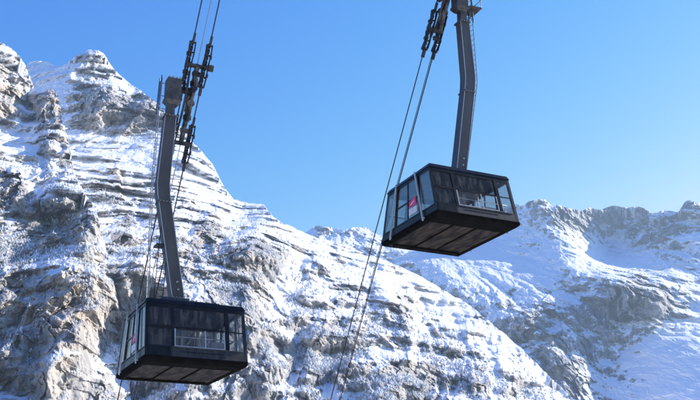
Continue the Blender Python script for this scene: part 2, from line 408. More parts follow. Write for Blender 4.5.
buttress = mountain('rocky_buttress', m_main, cols_of(-150, 150, 0.60), 700, 540,
    [(-160, -20), (-60, 5), (-20, 30), (0, 42), (10, 47), (20, 57), (26, 66), (30, 76), (34, 88), (38, 93), (44, 92), (48, 89), (55, 90), (59, 97), (61, 112), (63, 127),
     (67, 135), (70, 150), (74, 172), (80, 185), (90, 200), (97, 214), (102, 232), (106, 250), (112, 275), (118, 300), (124, 330), (128, 370), (133, 420), (140, 540), (160, 545)],
    [(-150, 0, 2100), (-150, 300, 1180), (-150, 540, 950), (0, 540, 960), (100, 540, 1020), (140, 540, 1080),
     (0, 400, 1090), (60, 400, 1130), (110, 400, 1230), (0, 340, 1160), (50, 335, 1165), (85, 325, 1190), (108, 325, 1320), (20, 300, 1220), (60, 290, 1240), (90, 285, 1250), (106, 280, 1340),
     (0, 240, 1340), (40, 240, 1380), (70, 240, 1370), (85, 225, 1380), (100, 240, 1460), (35, 215, 1490), (55, 205, 1470), (80, 200, 1540), (0, 190, 1530), (30, 180, 1600), (65, 180, 1620),
     (0, 150, 1660), (30, 145, 1750), (55, 145, 1760), (66, 150, 1790), (0, 125, 1790), (30, 122, 1860), (55, 122, 1850), (0, 100, 1830), (25, 100, 1900), (55, 100, 1900), (0, 60, 1930), (18, 62, 1990), (0, 45, 2000)],
    [(0, 60, -0.02), (20, 65, 0.0), (10, 90, -0.16), (12, 110, -0.18), (25, 95, 0.15), (50, 105, -0.28), (38, 110, -0.1), (5, 130, 0.28), (20, 128, 0.32), (50, 130, 0.05), (45, 145, -0.04), (25, 150, 0.2), (35, 165, 0.3),
     (70, 160, 0.1), (60, 180, 0.15), (10, 185, -0.1), (20, 215, -0.04), (45, 180, 0.22), (60, 215, -0.36), (85, 215, -0.1), (75, 235, -0.3), (45, 235, -0.2), (30, 245, 0.05), (60, 255, 0.05), (90, 260, 0.0),
     (10, 270, -0.08), (40, 300, -0.3), (70, 295, -0.42), (95, 310, -0.4), (70, 330, -0.32), (0, 330, -0.18), (30, 350, -0.12), (60, 360, 0.02), (90, 385, 0.0), (10, 390, -0.12), (110, 350, -0.02), (0, 500, -0.1), (130, 500, 0)],
    relief_main, 17, rough_sky=2.2, feats=BUTT_F,
    och_pts=[(68, 300, 34, 36, 0.9), (25, 300, 18, 30, 0.4), (50, 108, 16, 16, 0.8), (8, 105, 14, 18, 0.9), (12, 75, 14, 24, 0.5), (68, 155, 8, 24, 0.6), (72, 225, 12, 14, .35), (8, 190, 18, 22, .45), (60, 345, 30, 24, 0.4)], back=300)

def relief_far(D, sx, sz, PX, PY, seed, rk):
    sh = D.shape
    x = (D * sx).ravel(); z = (D * sz).ravel(); y = D.ravel()
    w1 = fbm(x / 1500, z / 1200, octs=3, seed=seed + 3); w2 = fbm(x / 900, z / 900, octs=3, seed=seed + 7)
    g1 = fbm((x + w1 * 500) / 900, (z + w2 * 300) / 1700, octs=4, seed=seed, ridged=True)
    g2 = fbm((x + w2 * 260 + z * 0.25) / 260, (z + w1 * 200) / 800, octs=4, seed=seed + 11, ridged=True)
    k = np.maximum(FARK(PX.ravel(), PY.ravel()) * 1.25, 0.32)
    d = -140 * g1 * (0.4 + 0.6 * k) - 90 * g2 * k
    m1 = np.clip(0.5 + 1.6 * fbm(x / 700, z / 380, octs=3, seed=seed + 61), 0, 1.3)
    zz = z + 0.12 * x + 150 * w2 + 30 * fbm(x / 200, z / 200, octs=3, seed=seed + 23)
    d = d + k * m1 * (strata(zz, 150, 120, seed + 5, x, y, 0.45) + strata(zz + 20, 46, 40, seed + 6, x, y))
    xw = x + 90 * w1 + 26 * fbm(x / 110, z / 110, octs=3, seed=seed + 71); zw = z + 0.3 * x + 90 * w2 + 26 * fbm(x / 110, z / 110, octs=3, seed=seed + 75)
    kk = k * (0.35 + 0.75 * rk)
    d = d - k * (55 * fbm(x / 260, y / 500, z / 300, octs=4, gain=0.55, seed=seed + 31, ridged=True) + 44 * fbm((x + .35 * z) / 75, y / 220, z / 260, octs=4, gain=0.62, seed=seed + 37, ridged=True))
    d = d + kk * (95 * facets(xw, zw, 170, 230, seed + 1) + 52 * facets(xw, zw, 70, 95, seed + 2) + 28 * facets(xw, zw, 30, 42, seed + 3) + 12 * facets(xw, zw, 13, 19, seed + 4))
    d = d + 16 * fbm(x / 160, z / 120, octs=6, gain=.55, seed=seed + 51)
    return D + d.reshape(sh)
FARK = tps([(300, 230, 0.8), (350, 235, 0.7), (350, 300, 0.4), (440, 250, 0.25), (480, 270, 0.18), (530, 260, 0.2), (520, 225, 0.7), (545, 205, 1.0), (600, 220, 1.1), (650, 225, 1.2), (690, 220, 1.0),
            (600, 245, 0.3), (640, 260, 0.5), (690, 260, 0.6), (430, 290, 0.6), (500, 320, 1.0), (540, 310, 0.9), (620, 300, 1.2), (600, 340, 0.7), (560, 370, 1.0), (650, 350, 0.25), (690, 340, 0.3),
            (660, 390, 0.3), (600, 390, 0.7), (690, 290, 0.45), (800, 230, 1), (800, 400, 0.4), (280, 400, 0.5), (500, 480, .5), (280, 200, .5)])
FAR_F = [(480, 322, 60, 26, 0, -0.10), (535, 350, 34, 44, 0, -0.08), (632, 286, 24, 14, -110, -0.14), (657, 297, 14, 14, -80, -0.14), (605, 302, 22, 12, -50, -0.10), (560, 225, 60, 24, 0, -0.03), (640, 240, 60, 24, 0, -0.06), (600, 330, 60, 40, 0, -0.06), (578, 228, 24, 16, 0, -0.08), (655, 236, 20, 22, -60, -0.10), (618, 218, 40, 10, 0, -0.04),
         (545, 212, 12, 12, 0, -0.08), (690, 212, 12, 10, 0, -0.05), (668, 262, 14, 8, -40, -0.16), (525, 318, 20, 7, -50, -0.3), (563, 312, 18, 5, -30, -0.25), (495, 296, 14, 5, -30, -0.22), (470, 285, 16, 4, -20, -0.2),
         (560, 345, 16, 14, -50, -0.1), (606, 340, 22, 14, -40, -0.12), (570, 380, 20, 12, -30, -0.1), (320, 231, 12, 6, -30, -0.22), (352, 234, 10, 5, -20, -0.12), (604, 264, 12, 6, -60, -0.1)]
far = mountain('far_mountains', m_far, cols_of(270, 860, 0.62), 480, 470,
    [(260, 236), (300, 235), (307, 232), (313, 227), (319, 225.5), (326, 227), (336, 227.5), (345, 230), (352, 227.5), (363, 226), (372, 230), (381, 235), (400, 236), (430, 228), (470, 220), (500, 210),
     (515, 204), (522, 205), (530, 201), (538, 200), (544.5, 199), (552, 206), (560, 205), (568, 208), (579, 211), (590, 208), (600, 209), (613, 206), (626, 207), (639, 206), (652, 213), (664, 211), (678, 212), (684, 203), (689, 200.5), (700, 203), (730, 214), (790, 200), (870, 225)],
    [(270, 230, 6600), (350, 232, 6500), (350, 260, 6000), (300, 300, 5300), (300, 400, 4300), (430, 240, 6500), (430, 260, 5800), (450, 290, 5200), (480, 235, 6500),
     (500, 262, 5700), (520, 290, 5150), (545, 203, 6500), (562, 235, 6050), (580, 250, 5850), (607, 270, 5450), (525, 225, 6350), (530, 250, 5950), (565, 280, 5200), (590, 290, 4950), (620, 282, 4900), (625, 310, 4780),
     (655, 290, 4900), (660, 312, 4800), (585, 225, 6700), (600, 212, 6950), (600, 238, 6800), (612, 262, 6300), (640, 212, 6950), (640, 240, 6650), (645, 265, 6000), (700, 205, 6500), (670, 240, 6300), (700, 262, 5700), (700, 300, 5000),
     (700, 350, 4250), (700, 400, 3650), (650, 400, 3950), (650, 350, 4400), (610, 395, 4200), (595, 385, 4330), (600, 350, 4620), (560, 400, 4000), (560, 350, 4400), (530, 320, 4700), (490, 330, 4880), (420, 320, 5600), (300, 470, 3600), (600, 470, 3300), (700, 470, 3000), (850, 230, 6600), (850, 400, 3500), (850, 470, 2800)],
    [(320, 232, 0.0), (345, 240, 0.2), (360, 240, 0.15), (440, 260, 0.35), (500, 270, 0.45), (520, 240, 0.3), (535, 215, 0.12), (545, 205, -0.02), (565, 225, 0.0), (555, 245, 0.12), (580, 225, -0.08), (600, 220, -0.02), (620, 222, 0.04), (640, 225, -0.06), (660, 235, -0.08), (690, 210, -0.02),
     (600, 245, 0.3), (630, 265, 0.15), (660, 262, 0.15), (690, 250, 0.12), (620, 295, -0.42), (600, 305, -0.3), (655, 300, -0.34), (640, 280, -0.3), (575, 300, -0.02), (520, 310, -0.05), (540, 330, 0.0), (480, 310, 0.12), (450, 300, 0.0), (430, 290, 0.05), (555, 360, -0.02), (580, 330, 0.08), (600, 360, 0.05), (600, 390, 0.02),
     (650, 360, 0.42), (690, 340, 0.4), (660, 395, 0.4), (690, 290, 0.2), (640, 330, 0.25), (540, 390, 0.05), (300, 400, 0.2), (850, 300, 0.2)],
    relief_far, 29, rough_sky=1.2, och_pts=[(625, 295, 40, 18, 0.12)], back=1500, feats=FAR_F, nsc=1.3, snow_line=0.56, bias_k=0.75, patch=0.50, zst=2.4)

# ------------------------------------------------------------------ frosted forest on the near slopes (nobody could count it)
def forest(src, seed, dens_pts, n_max, name):
    r = np.random.default_rng(seed)
    X, Y, Z, PX, PY = src['X'], src['Y'], src['Z'], src['PX'], src['PY']
    dens = np.clip(tps(dens_pts)(PX, PY), 0, 1)
    x, y, z = X.ravel(), Y.ravel(), Z.ravel()
    cl = sstep(-0.15, 0.35, fbm(x / 70, y / 120, z / 70, octs=3, seed=seed))
    p = dens.ravel() * cl * sstep(0.15, 0.45, src['nzs'].ravel())
    p[(PX.ravel() < -60) | (PX.ravel() > 760) | src['flat'].ravel()] = 0
    p = p / p.sum()
    idx = r.choice(len(x), size=n_max, replace=False, p=p)
    n = len(idx)
    base = np.stack([x[idx], y[idx], z[idx]], -1)
    h = r.uniform(2.2, 5.2, n); rad = h * r.uniform(0.32, 0.52, n)
    k = 5
    ang = np.arange(k) / k * 2 * math.pi
    V = []; Fc = []
    lev = [(0.05, 1.0), (0.42, 0.42), (0.38, 0.72), (1.0, 0.0)]
    nv = k * 3 + 1
    vs_ = np.zeros((n, nv, 3))
    rot = r.uniform(0, 6.28, n)
    for li, (hh, rr) in enumerate(lev[:3]):
        for j in range(k):
            a = ang[j] + rot + li * 0.5
            jit = r.uniform(0.75, 1.25, n)
            vs_[:, li * k + j, 0] = base[:, 0] + np.cos(a) * rad * rr * jit
            vs_[:, li * k + j, 1] = base[:, 1] + np.sin(a) * rad * rr * jit
            vs_[:, li * k + j, 2] = base[:, 2] + h * hh * r.uniform(0.85, 1.1, n) - 0.5
    vs_[:, -1] = base; vs_[:, -1, 2] += h
    tri = []
    for li in range(2):
        for j in range(k):
            a, b, c, d = li * k + j, li * k + (j + 1) % k, (li + 1) * k + (j + 1) % k, (li + 1) * k + j
            if li == 0: tri += [(a, b, c), (a, c, d)]
    for j in range(k): tri.append((k + j, 2 * k + (j + 1) % k, 2 * k + j)); tri.append((k + j, k + (j + 1) % k, 2 * k + (j + 1) % k)); tri.append((2 * k + j, 2 * k + (j + 1) % k, 3 * k))
    tri = np.array(tri)
    T = (tri[None] + (np.arange(n) * nv)[:, None, None]).reshape(-1, 3)
    tone = np.repeat(r.uniform(0, 1, n), nv)
    o = link_mesh(name, vs_.reshape(-1, 3), T, m_frost, {'tone': tone}, smooth=False)
    o['kind'] = 'stuff'; o['label'] = 'frosted conifer wood clinging to the rocky mountain slopes'; o['category'] = 'forest'
m_frost, t, b = new_mat('frosted_needles')
at = t.nodes.new('ShaderNodeAttribute'); at.attribute_name = 'tone'
rp = t.nodes.new('ShaderNodeValToRGB'); e = rp.color_ramp.elements
e[0].color = (0.27, 0.28, 0.28, 1); e[1].color = (0.78, 0.80, 0.83, 1); e[1].position = 0.75
q = e.new(0.3); q.color = (0.50, 0.51, 0.53, 1)
t.links.new(at.outputs['Fac'], rp.inputs[0]); t.links.new(rp.outputs[0], b.inputs['Base Color'])
b.inputs['Roughness'].default_value = 0.9
DENS = [(0, 0, 0), (100, 100, 0), (0, 180, 0.3), (60, 170, 0.2), (150, 170, 0.02), (200, 190, 0.0), (120, 240, 0.6), (40, 245, 0.7), (30, 360, 1.0), (80, 380, 1.0), (70, 300, 0.35), (0, 300, 0.8), (180, 270, 0.7),
        (230, 320, 1), (300, 350, 1.0), (300, 290, 0.5), (270, 220, 0.0), (370, 380, 1.0), (380, 310, 0.4), (400, 280, 0.0), (450, 320, 0.1), (450, 380, 0.9), (520, 400, 0.6), (540, 370, 0.1), (300, 500, 0.6), (0, 500, 0.6), (700, 500, 0.2)]
forest(main, 5, DENS, 26000, 'distant_forest')
forest(buttress, 8, DENS, 6500, 'distant_forest')

# ------------------------------------------------------------------ valley floor and the slope behind the viewer
def ground():
    r_ = np.concatenate([np.linspace(0, 900, 46), np.geomspace(1000, 30000, 40)])
    a_ = np.linspace(0, 2 * math.pi, 181)
    RR, AA = np.meshgrid(r_, a_)
    X = RR * np.sin(AA); Y = RR * np.cos(AA)
    n = fbm(X.ravel() / 400, Y.ravel() / 400, octs=5, seed=70).reshape(X.shape)
    Z = -300 + 14 * n
    back = sstep(60, 900, -Y) * sstep(30000, 3000, RR)
    Z = Z + back * (760 + 160 * n)
    near = sstep(160, 20, np.hypot(X, Y + 30))
    Z = Z * (1 - near) + (-3.5 + 1.0 * n) * near
    h, w = X.shape
    idx = np.arange(h * w).reshape(h, w)
    Q = np.stack([idx[:-1, :-1], idx[1:, :-1], idx[1:, 1:], idx[:-1, 1:]], -1).reshape(-1, 4)
    s = np.clip(0.30 + 0.9 * n + 0.5 * sstep(900, 3000, RR) - 0.5 * back, -0.3, 1.3)
    o = link_mesh('ground', np.stack([X, Y, Z], -1).reshape(-1, 3), Q, m_ground, {'snow': s, 'ochre': s * 0})
    o['kind'] = 'structure'
m_ground = rock_snow('snowy_ground', [(0.05, 0.055, 0.05), (0.09, 0.09, 0.08), (0.16, 0.15, 0.14)])
ground()

# ------------------------------------------------------------------ object materials
def plain(name, col, rough=0.5, metal=0.0, noise=0.0, nscale=3.0, stretch=(1, 1, 1), col2=None, spec=0.5, lo=0.35, hi=0.65):
    m, t, b = new_mat(name)
    b.inputs['Roughness'].default_value = rough; b.inputs['Metallic'].default_value = metal
    b.inputs['Specular IOR Level'].default_value = spec
    N, L = t.nodes, t.links
    tc = N.new('ShaderNodeTexCoord'); mp = N.new('ShaderNodeMapping'); mp.inputs['Scale'].default_value = stretch
    n = N.new('ShaderNodeTexNoise'); n.inputs['Scale'].default_value = nscale; n.inputs['Detail'].default_value = 7; n.inputs['Roughness'].default_value = 0.65
    r = N.new('ShaderNodeValToRGB'); e = r.color_ramp.elements
    e[0].position, e[1].position = lo, hi
    c2 = col2 or tuple(c * (1 - noise) for c in col)
    e[0].color = (*col, 1); e[1].color = (*c2, 1)
    L.new(tc.outputs['Object'], mp.inputs[0]); L.new(mp.outputs[0], n.inputs['Vector']); L.new(n.outputs['Fac'], r.inputs[0]); L.new(r.outputs[0], b.inputs['Base Color'])
    rr = N.new('ShaderNodeMapRange'); rr.inputs['To Min'].default_value = max(rough - 0.12, 0.05); rr.inputs['To Max'].default_value = min(rough + 0.15, 1)
    L.new(n.outputs['Fac'], rr.inputs['Value']); L.new(rr.outputs[0], b.inputs['Roughness'])
    return m
M_BLACK = plain('black_lacquer', (0.006, 0.006, 0.007), 0.3, 0, nscale=1.6, stretch=(2.5, 2.5, 0.6), col2=(0.018, 0.017, 0.016), spec=0.22)
M_EDGE = plain('edge_trim', (0.025, 0.029, 0.036), 0.4, 0.2, noise=0.3)
M_SILL = plain('sill_metal', (0.055, 0.051, 0.046), 0.42, 0.2, nscale=2.0, stretch=(3, 3, 0.7), col2=(0.016, 0.015, 0.014))
M_UNDER = plain('matt_black_underseal', (0.004, 0.004, 0.004), 0.9, 0, col2=(0.012, 0.011, 0.010), spec=0.04)
M_PAN = plain('brown_pan_reflections', (0.085, 0.062, 0.043), 0.6, 0.0, nscale=1.6, stretch=(1.5, 0.5, 1), col2=(0.010, 0.008, 0.007), lo=0.36, hi=0.58, spec=0.15)  # brown metal; the brown streaks on black paint in its reflections
M_STEEL = plain('hanger_steel', (0.088, 0.090, 0.094), 0.5, 0.1, noise=0.35, nscale=1.2, stretch=(1, 1, 0.35))
M_WORN = plain('worn_grey_steel', (0.12, 0.118, 0.112), 0.55, 0.2, col2=(0.045, 0.045, 0.045), nscale=2.5)
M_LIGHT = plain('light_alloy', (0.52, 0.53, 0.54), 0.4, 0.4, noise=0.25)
M_DARKM = plain('dark_machinery', (0.010, 0.011, 0.013), 0.5, 0.2, col2=(0.055, 0.055, 0.06), nscale=6)
M_CAR = plain('greasy_grey_steel', (0.10, 0.10, 0.10), 0.5, 0.2, col2=(0.012, 0.012, 0.013), nscale=2.2, lo=.42, hi=.56)
M_RUST = plain('oily_brown_steel', (0.045, 0.032, 0.024), 0.5, 0.2, col2=(0.014, 0.013, 0.012), nscale=6)
M_ROPE = plain('steel_rope', (0.055, 0.045, 0.055), 0.5, 0.5, noise=0.4, nscale=30, spec=0.3)
M_ROPE_L = plain('bright_steel_rope', (0.38, 0.38, 0.42), 0.45, 0.3, noise=0.3, nscale=30)
M_ROOF = plain('blue_grey_roof', (0.06, 0.08, 0.11), 0.55, 0.1, noise=0.35, nscale=1.2)
M_BLUE = plain('blue_ladder_paint', (0.03, 0.10, 0.24), 0.45, 0.1, noise=0.3)
M_INT = plain('cabin_lining', (0.16, 0.16, 0.165), 0.6, 0, noise=0.4)
M_WHITE = plain('white_lining', (0.5, 0.5, 0.5), 0.5, 0, noise=0.2)
M_PINK = plain('pink_print', (0.80, 0.05, 0.20), 0.5, 0, noise=0.1)
M_PAPER = plain('white_print', (0.75, 0.75, 0.78), 0.5, 0, noise=0.1)

def glass(name, tint, dirt=0.05, rough=0.03, streak=0.25, refl=0.026):
    m = bpy.data.materials.new(name); m.use_nodes = True
    t = m.node_tree; N, L = t.nodes, t.links
    for n in list(N): N.remove(n)
    out = N.new('ShaderNodeOutputMaterial')
    tr = N.new('ShaderNodeBsdfTransparent'); tr.inputs[0].default_value = (*tint, 1)
    gl = N.new('ShaderNodeBsdfGlossy'); gl.inputs['Roughness'].default_value = rough; gl.inputs[0].default_value = (0.8, 0.79, 0.76, 1)
    lw = N.new('ShaderNodeLayerWeight'); lw.inputs[0].default_value = 0.5
    pw = N.new('ShaderNodeMath'); pw.operation = 'POWER'; pw.inputs[1].default_value = 5.0; L.new(lw.outputs['Facing'], pw.inputs[0])
    fr = N.new('ShaderNodeMath'); fr.operation = 'MULTIPLY_ADD'; fr.inputs[1].default_value = 0.9; fr.inputs[2].default_value = refl; L.new(pw.outputs[0], fr.inputs[0])
    mx = N.new('ShaderNodeMixShader')
    bp = N.new('ShaderNodeBump'); bp.inputs['Strength'].default_value = 0.2; bp.inputs['Distance'].default_value = 0.02
    tc = N.new('ShaderNodeTexCoord'); nb = N.new('ShaderNodeTexNoise'); nb.inputs['Scale'].default_value = 0.9; nb.inputs['Detail'].default_value = 2
    L.new(tc.outputs['Object'], nb.inputs['Vector']); L.new(nb.outputs['Fac'], bp.inputs['Height'])
    L.new(bp.outputs[0], gl.inputs['Normal'])
    L.new(fr.outputs[0], mx.inputs[0]); L.new(tr.outputs[0], mx.inputs[1]); L.new(gl.outputs[0], mx.inputs[2])
    df = N.new('ShaderNodeBsdfDiffuse'); df.inputs[0].default_value = (0.46, 0.42, 0.36, 1)
    mp = N.new('ShaderNodeMapping'); mp.inputs['Scale'].default_value = (5, 5, 0.5)
    n2 = N.new('ShaderNodeTexNoise'); n2.inputs['Scale'].default_value = 1.2; n2.inputs['Detail'].default_value = 6
    L.new(tc.outputs['Object'], mp.inputs[0]); L.new(mp.outputs[0], n2.inputs['Vector'])
    mr = N.new('ShaderNodeMapRange'); mr.inputs['From Min'].default_value = 0.45; mr.inputs['From Max'].default_value = 0.8
    mr.inputs['To Min'].default_value = dirt; mr.inputs['To Max'].default_value = dirt + streak
    L.new(n2.outputs['Fac'], mr.inputs['Value'])
    m2 = N.new('ShaderNodeMixShader')
    L.new(mr.outputs[0], m2.inputs[0]); L.new(mx.outputs[0], m2.inputs[1]); L.new(df.outputs[0], m2.inputs[2])
    L.new(m2.outputs[0], out.inputs[0])
    return m
G_FRONT = glass('dark_tinted_glass', (0.52, 0.53, 0.53), 0.015, streak=0.16)
G_CLEAR = glass('lightly_tinted_glass', (0.86, 0.88, 0.90), 0.02, streak=0.16)
G_SIDE = glass('side_glass', (0.97, 0.98, 0.99), 0.02, streak=0.06, refl=0.16)

# ------------------------------------------------------------------ mesh helpers
def obj(name, bm, mat, parent=None, smooth=False):
    bmesh.ops.recalc_face_normals(bm, faces=bm.faces[:])
    me = bpy.data.meshes.new(name); bm.to_mesh(me); bm.free()
    if smooth:
        for p in me.polygons: p.use_smooth = True
    me.materials.append(mat)
    o = bpy.data.objects.new(name, me); C.objects.link(o)
    if parent: o.parent = parent
    return o

def hexa(bm, pts):
    """8 points: bottom ring 0-3, top ring 4-7"""
    v = [bm.verts.new(p) for p in pts]
    for f in ((0, 1, 2, 3), (4, 5, 6, 7), (0, 1, 5, 4), (1, 2, 6, 5), (2, 3, 7, 6), (3, 0, 4, 7)): bm.faces.new([v[i] for i in f])
    return v

def box(bm, x0, x1, y0, y1, z0, z1):
    hexa(bm, [(x0, y0, z0), (x1, y0, z0), (x1, y1, z0), (x0, y1, z0), (x0, y0, z1), (x1, y0, z1), (x1, y1, z1), (x0, y1, z1)])

def bar(bm, a, b, w, d, side=(1, 0, 0)):
    """box section bar from a to b, w along side, d along the third direction"""
    a, b = Vector(a), Vector(b); ax = (b - a).normalized(); s = Vector(side); s = (s - ax * s.dot(ax)).normalized(); u = ax.cross(s)
    P = []
    for c in (a, b):
        for i, j in ((-1, -1), (1, -1), (1, 1), (-1, 1)): P.append(c + s * (w / 2 * i) + u * (d / 2 * j))
    hexa(bm, P)

def tube(bm, a, b, r, n=8, r2=None):
    a, b = Vector(a), Vector(b); ax = (b - a).normalized()
    s = ax.orthogonal().normalized(); u = ax.cross(s); r2 = r if r2 is None else r2
    A = [bm.verts.new(a + (s * math.cos(2 * math.pi * i / n) + u * math.sin(2 * math.pi * i / n)) * r) for i in range(n)]
    B = [bm.verts.new(b + (s * math.cos(2 * math.pi * i / n) + u * math.sin(2 * math.pi * i / n)) * r2) for i in range(n)]
    for i in range(n): bm.faces.new([A[i], A[(i + 1) % n], B[(i + 1) % n], B[i]])
    bm.faces.new(A); bm.faces.new(B[::-1])

def bevel(bm, w):
    bmesh.ops.bevel(bm, geom=bm.edges[:], offset=w, segments=1, affect='EDGES', profile=0.5)

# cabin shell: floor (z=0) larger than roof (z=H); the two ends lean out towards the floor
AT, AB, BT, BB, H = 2.30, 2.345, 2.20, 2.967, 2.79
def ax_(z): return AB + (AT - AB) * z / H
def by_(z): return BB + (BT - BB) * z / H
def P_front(x, z, out=0.0, s=-1):       # on an end wall; x as a fraction of the half width
    return Vector((x * ax_(z), s * (by_(z) + out), z))
def P_side(y, z, out=0.0, s=-1):        # on a side wall; y as a fraction of the half length
    return Vector((s * (ax_(z) + out), y * by_(z), z))
def panel(bm, f, u0, u1, z0, z1, t0, t1, s, du=0.0):
    """a slab on a wall between fractions u0..u1 and heights z0..z1, from depth t0 to t1 outward"""
    P = []
    for t in (t0, t1):
        for (u, z) in ((u0, z0), (u1, z0), (u1 + du, z1), (u0 + du, z1)): P.append(f(u, z, t, s))
    hexa(bm, P)

def make_cable_car(name, label, loc, yaw, hg, zc, rx, sgn):
    root = bpy.data.objects.new(name, None); C.objects.link(root)
    root.location = loc; root.rotation_euler = (0, 0, yaw)
    root['label'] = label; root['category'] = 'cable car'; root['group'] = 'aerial cable car cabins hanging from the ropes'
    # --- hull and floor pan
    bm = bmesh.new()                                                   # black rim of the underside
    zb = -0.10
    ri = 0.80; yi = 0.66
    o_ = [(-AB, -BB), (AB, -BB), (AB, BB), (-AB, BB)]
    lw = [(-AB + .12, -BB + .2), (AB - .12, -BB + .2), (AB - .12, BB - .2), (-AB + .12, BB - .2)]
    inn = [(-AB * .90, -BB * .62), (AB * .86, -BB * .62), (AB * .86, BB * .90), (-AB * .90, BB * .90)]
    r0 = [bm.verts.new((x, y, 0.16)) for x, y in o_]; r1 = [bm.verts.new((x, y, 0.0)) for x, y in o_]
    r2 = [bm.verts.new((x, y, zb)) for x, y in lw]; r3 = [bm.verts.new((x, y, zb)) for x, y in inn]; r4 = [bm.verts.new((x, y, zb + 0.07)) for x, y in inn]
    for A, B in ((r0, r1), (r1, r2), (r2, r3), (r3, r4)):
        for i in range(4): bm.faces.new([A[i], A[(i + 1) % 4], B[(i + 1) % 4], B[i]])
    bm.faces.new(r0)
    obj('hull_rim', bm, M_UNDER, root)
    bm = bmesh.new()
    xa, xb, ya, yb = -AB * .895, AB * .855, -BB * .615, BB * .895
    box(bm, xa, xb, ya, yb, zb + 0.03, zb + 0.065)
    pan = obj('floor_pan', bm, M_PAN, root)
    bm = bmesh.new()
    for x in (xa + 1.3, xb - 1.5):
        box(bm, x - 0.035, x + 0.035, ya + 0.02, yb - 0.02, zb - 0.01, zb + 0.028)
    obj('floor_beam', bm, M_UNDER, pan)
    bm = bmesh.new(); box(bm, xa + 0.1, xb - 0.1, yb - 0.5, yb - 0.28, zb - 0.04, zb + 0.029); obj('floor_beam', bm, M_UNDER, pan)
    bm = bmesh.new(); box(bm, -AB + .06, AB - .06, -BB + .06, BB - .06, 0.165, 0.22); obj('cabin_floor', bm, M_INT, root)
    # --- roof
    bm = bmesh.new()
    hexa(bm, [(-AT - .06, -BT - .08, H - .14), (AT + .06, -BT - .08, H - .14), (AT + .06, BT + .08, H - .14), (-AT - .06, BT + .08, H - .14),
              (-AT + .05, -BT + .04, H + .06), (AT - .05, -BT + .04, H + .06), (AT - .05, BT - .04, H + .06), (-AT + .05, BT - .04, H + .06)])
    roof = obj('roof', bm, M_BLACK, root)
    bm = bmesh.new(); box(bm, -1.45, -0.15, -1.5, 1.5, H + .063, H + .36); bevel(bm, .03); obj('roof_box', bm, M_ROOF, roof)
    bm = bmesh.new(); box(bm, -0.12, 1.35, -1.5, 1.5, H + .063, H + .27); bevel(bm, .03); obj('roof_box', bm, M_ROOF, roof)
    bm = bmesh.new(); box(bm, hg[0][0] - .45, hg[0][0] + .45, -1.0, .5, H + .363, H + .5); bevel(bm, .03); obj('hanger_base', bm, M_WORN, roof)
    bm = bmesh.new(); box(bm, -AT + .3, AT - .3, -BT + .3, BT - .3, H - .24, H - .143); obj('ceiling', bm, M_INT, roof)
    # --- four corner posts and the sills of all walls
    for s1 in (-1, 1):
        for s2 in (-1, 1):
            bm = bmesh.new()
            w = .13
            P = []
            for z in (0.16, H - .141):
                cx, cy = s1 * (ax_(z) + .004), s2 * (by_(z) + .004)
                P += [(cx, cy, z), (cx - s1 * w, cy, z), (cx - s1 * w, cy - s2 * w, z), (cx, cy - s2 * w, z)]
            hexa(bm, P); obj('corner_post', bm, M_EDGE if s1 == 1 or s2 == 1 else M_BLACK, root)
    for s in (-1, 1):                                                # end walls
        e = 'end_wall'
        bm = bmesh.new()
        panel(bm, P_front, -.944, .944, .17, .64, -.07, 0, s)          # sill
        w = obj(e, bm, M_SILL, root)
        bm = bmesh.new(); panel(bm, P_front, -.944, -.50, .175, .635, .003, .018, s); obj('dark_panel', bm, M_BLACK, w)
        bm = bmesh.new()
        panel(bm, P_front, -.32, .50, .40, .43, .003, .012, s)
        obj('vent_slot', bm, M_BLACK, w)
        bm = bmesh.new(); panel(bm, P_front, -.47, .90, .60, .638, .003, .03, s); obj('sill_trim', bm, M_WORN, w)
        bm = bmesh.new(); panel(bm, P_front, -.944, .944, H - .34, H - .142, -.06, .012, s); obj('top_rail', bm, M_BLACK, w)
        bm = bmesh.new(); panel(bm, P_front, -.93, .56, 1.49, 1.575, -.06, .02, s); panel(bm, P_front, .67, .94, 1.50, 1.545, -.05, .01, s); obj('crossbar', bm, M_BLACK, w)
        for u0, u1, z0, z1, du in ((-.50, -.44, .65, H - .345, 0), (.575, .65, .65, H - .345, .0)):
            bm = bmesh.new(); panel(bm, P_front, u0, u1, z0, z1, -.06, .024, s); obj('mullion', bm, M_BLACK, w)
        bm = bmesh.new()
        panel(bm, P_front, -.437, -.418, .655, 1.485, -.02, .02, s); panel(bm, P_front, .545, .562, .655, 1.485, -.02, .02, s)
        panel(bm, P_front, -.416, .543, .655, .685, -.02, .02, s)
        obj('window_frame', bm, M_LIGHT, w)
        bm = bmesh.new(); panel(bm, P_front, .16, .178, .69, 1.485, -.02, .018, s); obj('mullion', bm, M_LIGHT, w)
        for u0, u1, z0, z1, mt in ((-.94, -.505, .645, 1.485, G_FRONT), (-.94, -.505, 1.605, H - .345, G_FRONT), (-.412, .155, .69, 1.485, G_CLEAR), (.182, .54, .69, 1.485, G_CLEAR),
                               (-.435, .56, 1.605, H - .345, G_FRONT), (.665, .94, .645, 1.495, G_CLEAR), (.665, .94, 1.55, H - .345, G_CLEAR)):
            bm = bmesh.new(); panel(bm, P_front, u0, u1, z0, z1, -.035, -.02, s); obj('window_pane', bm, mt, w)
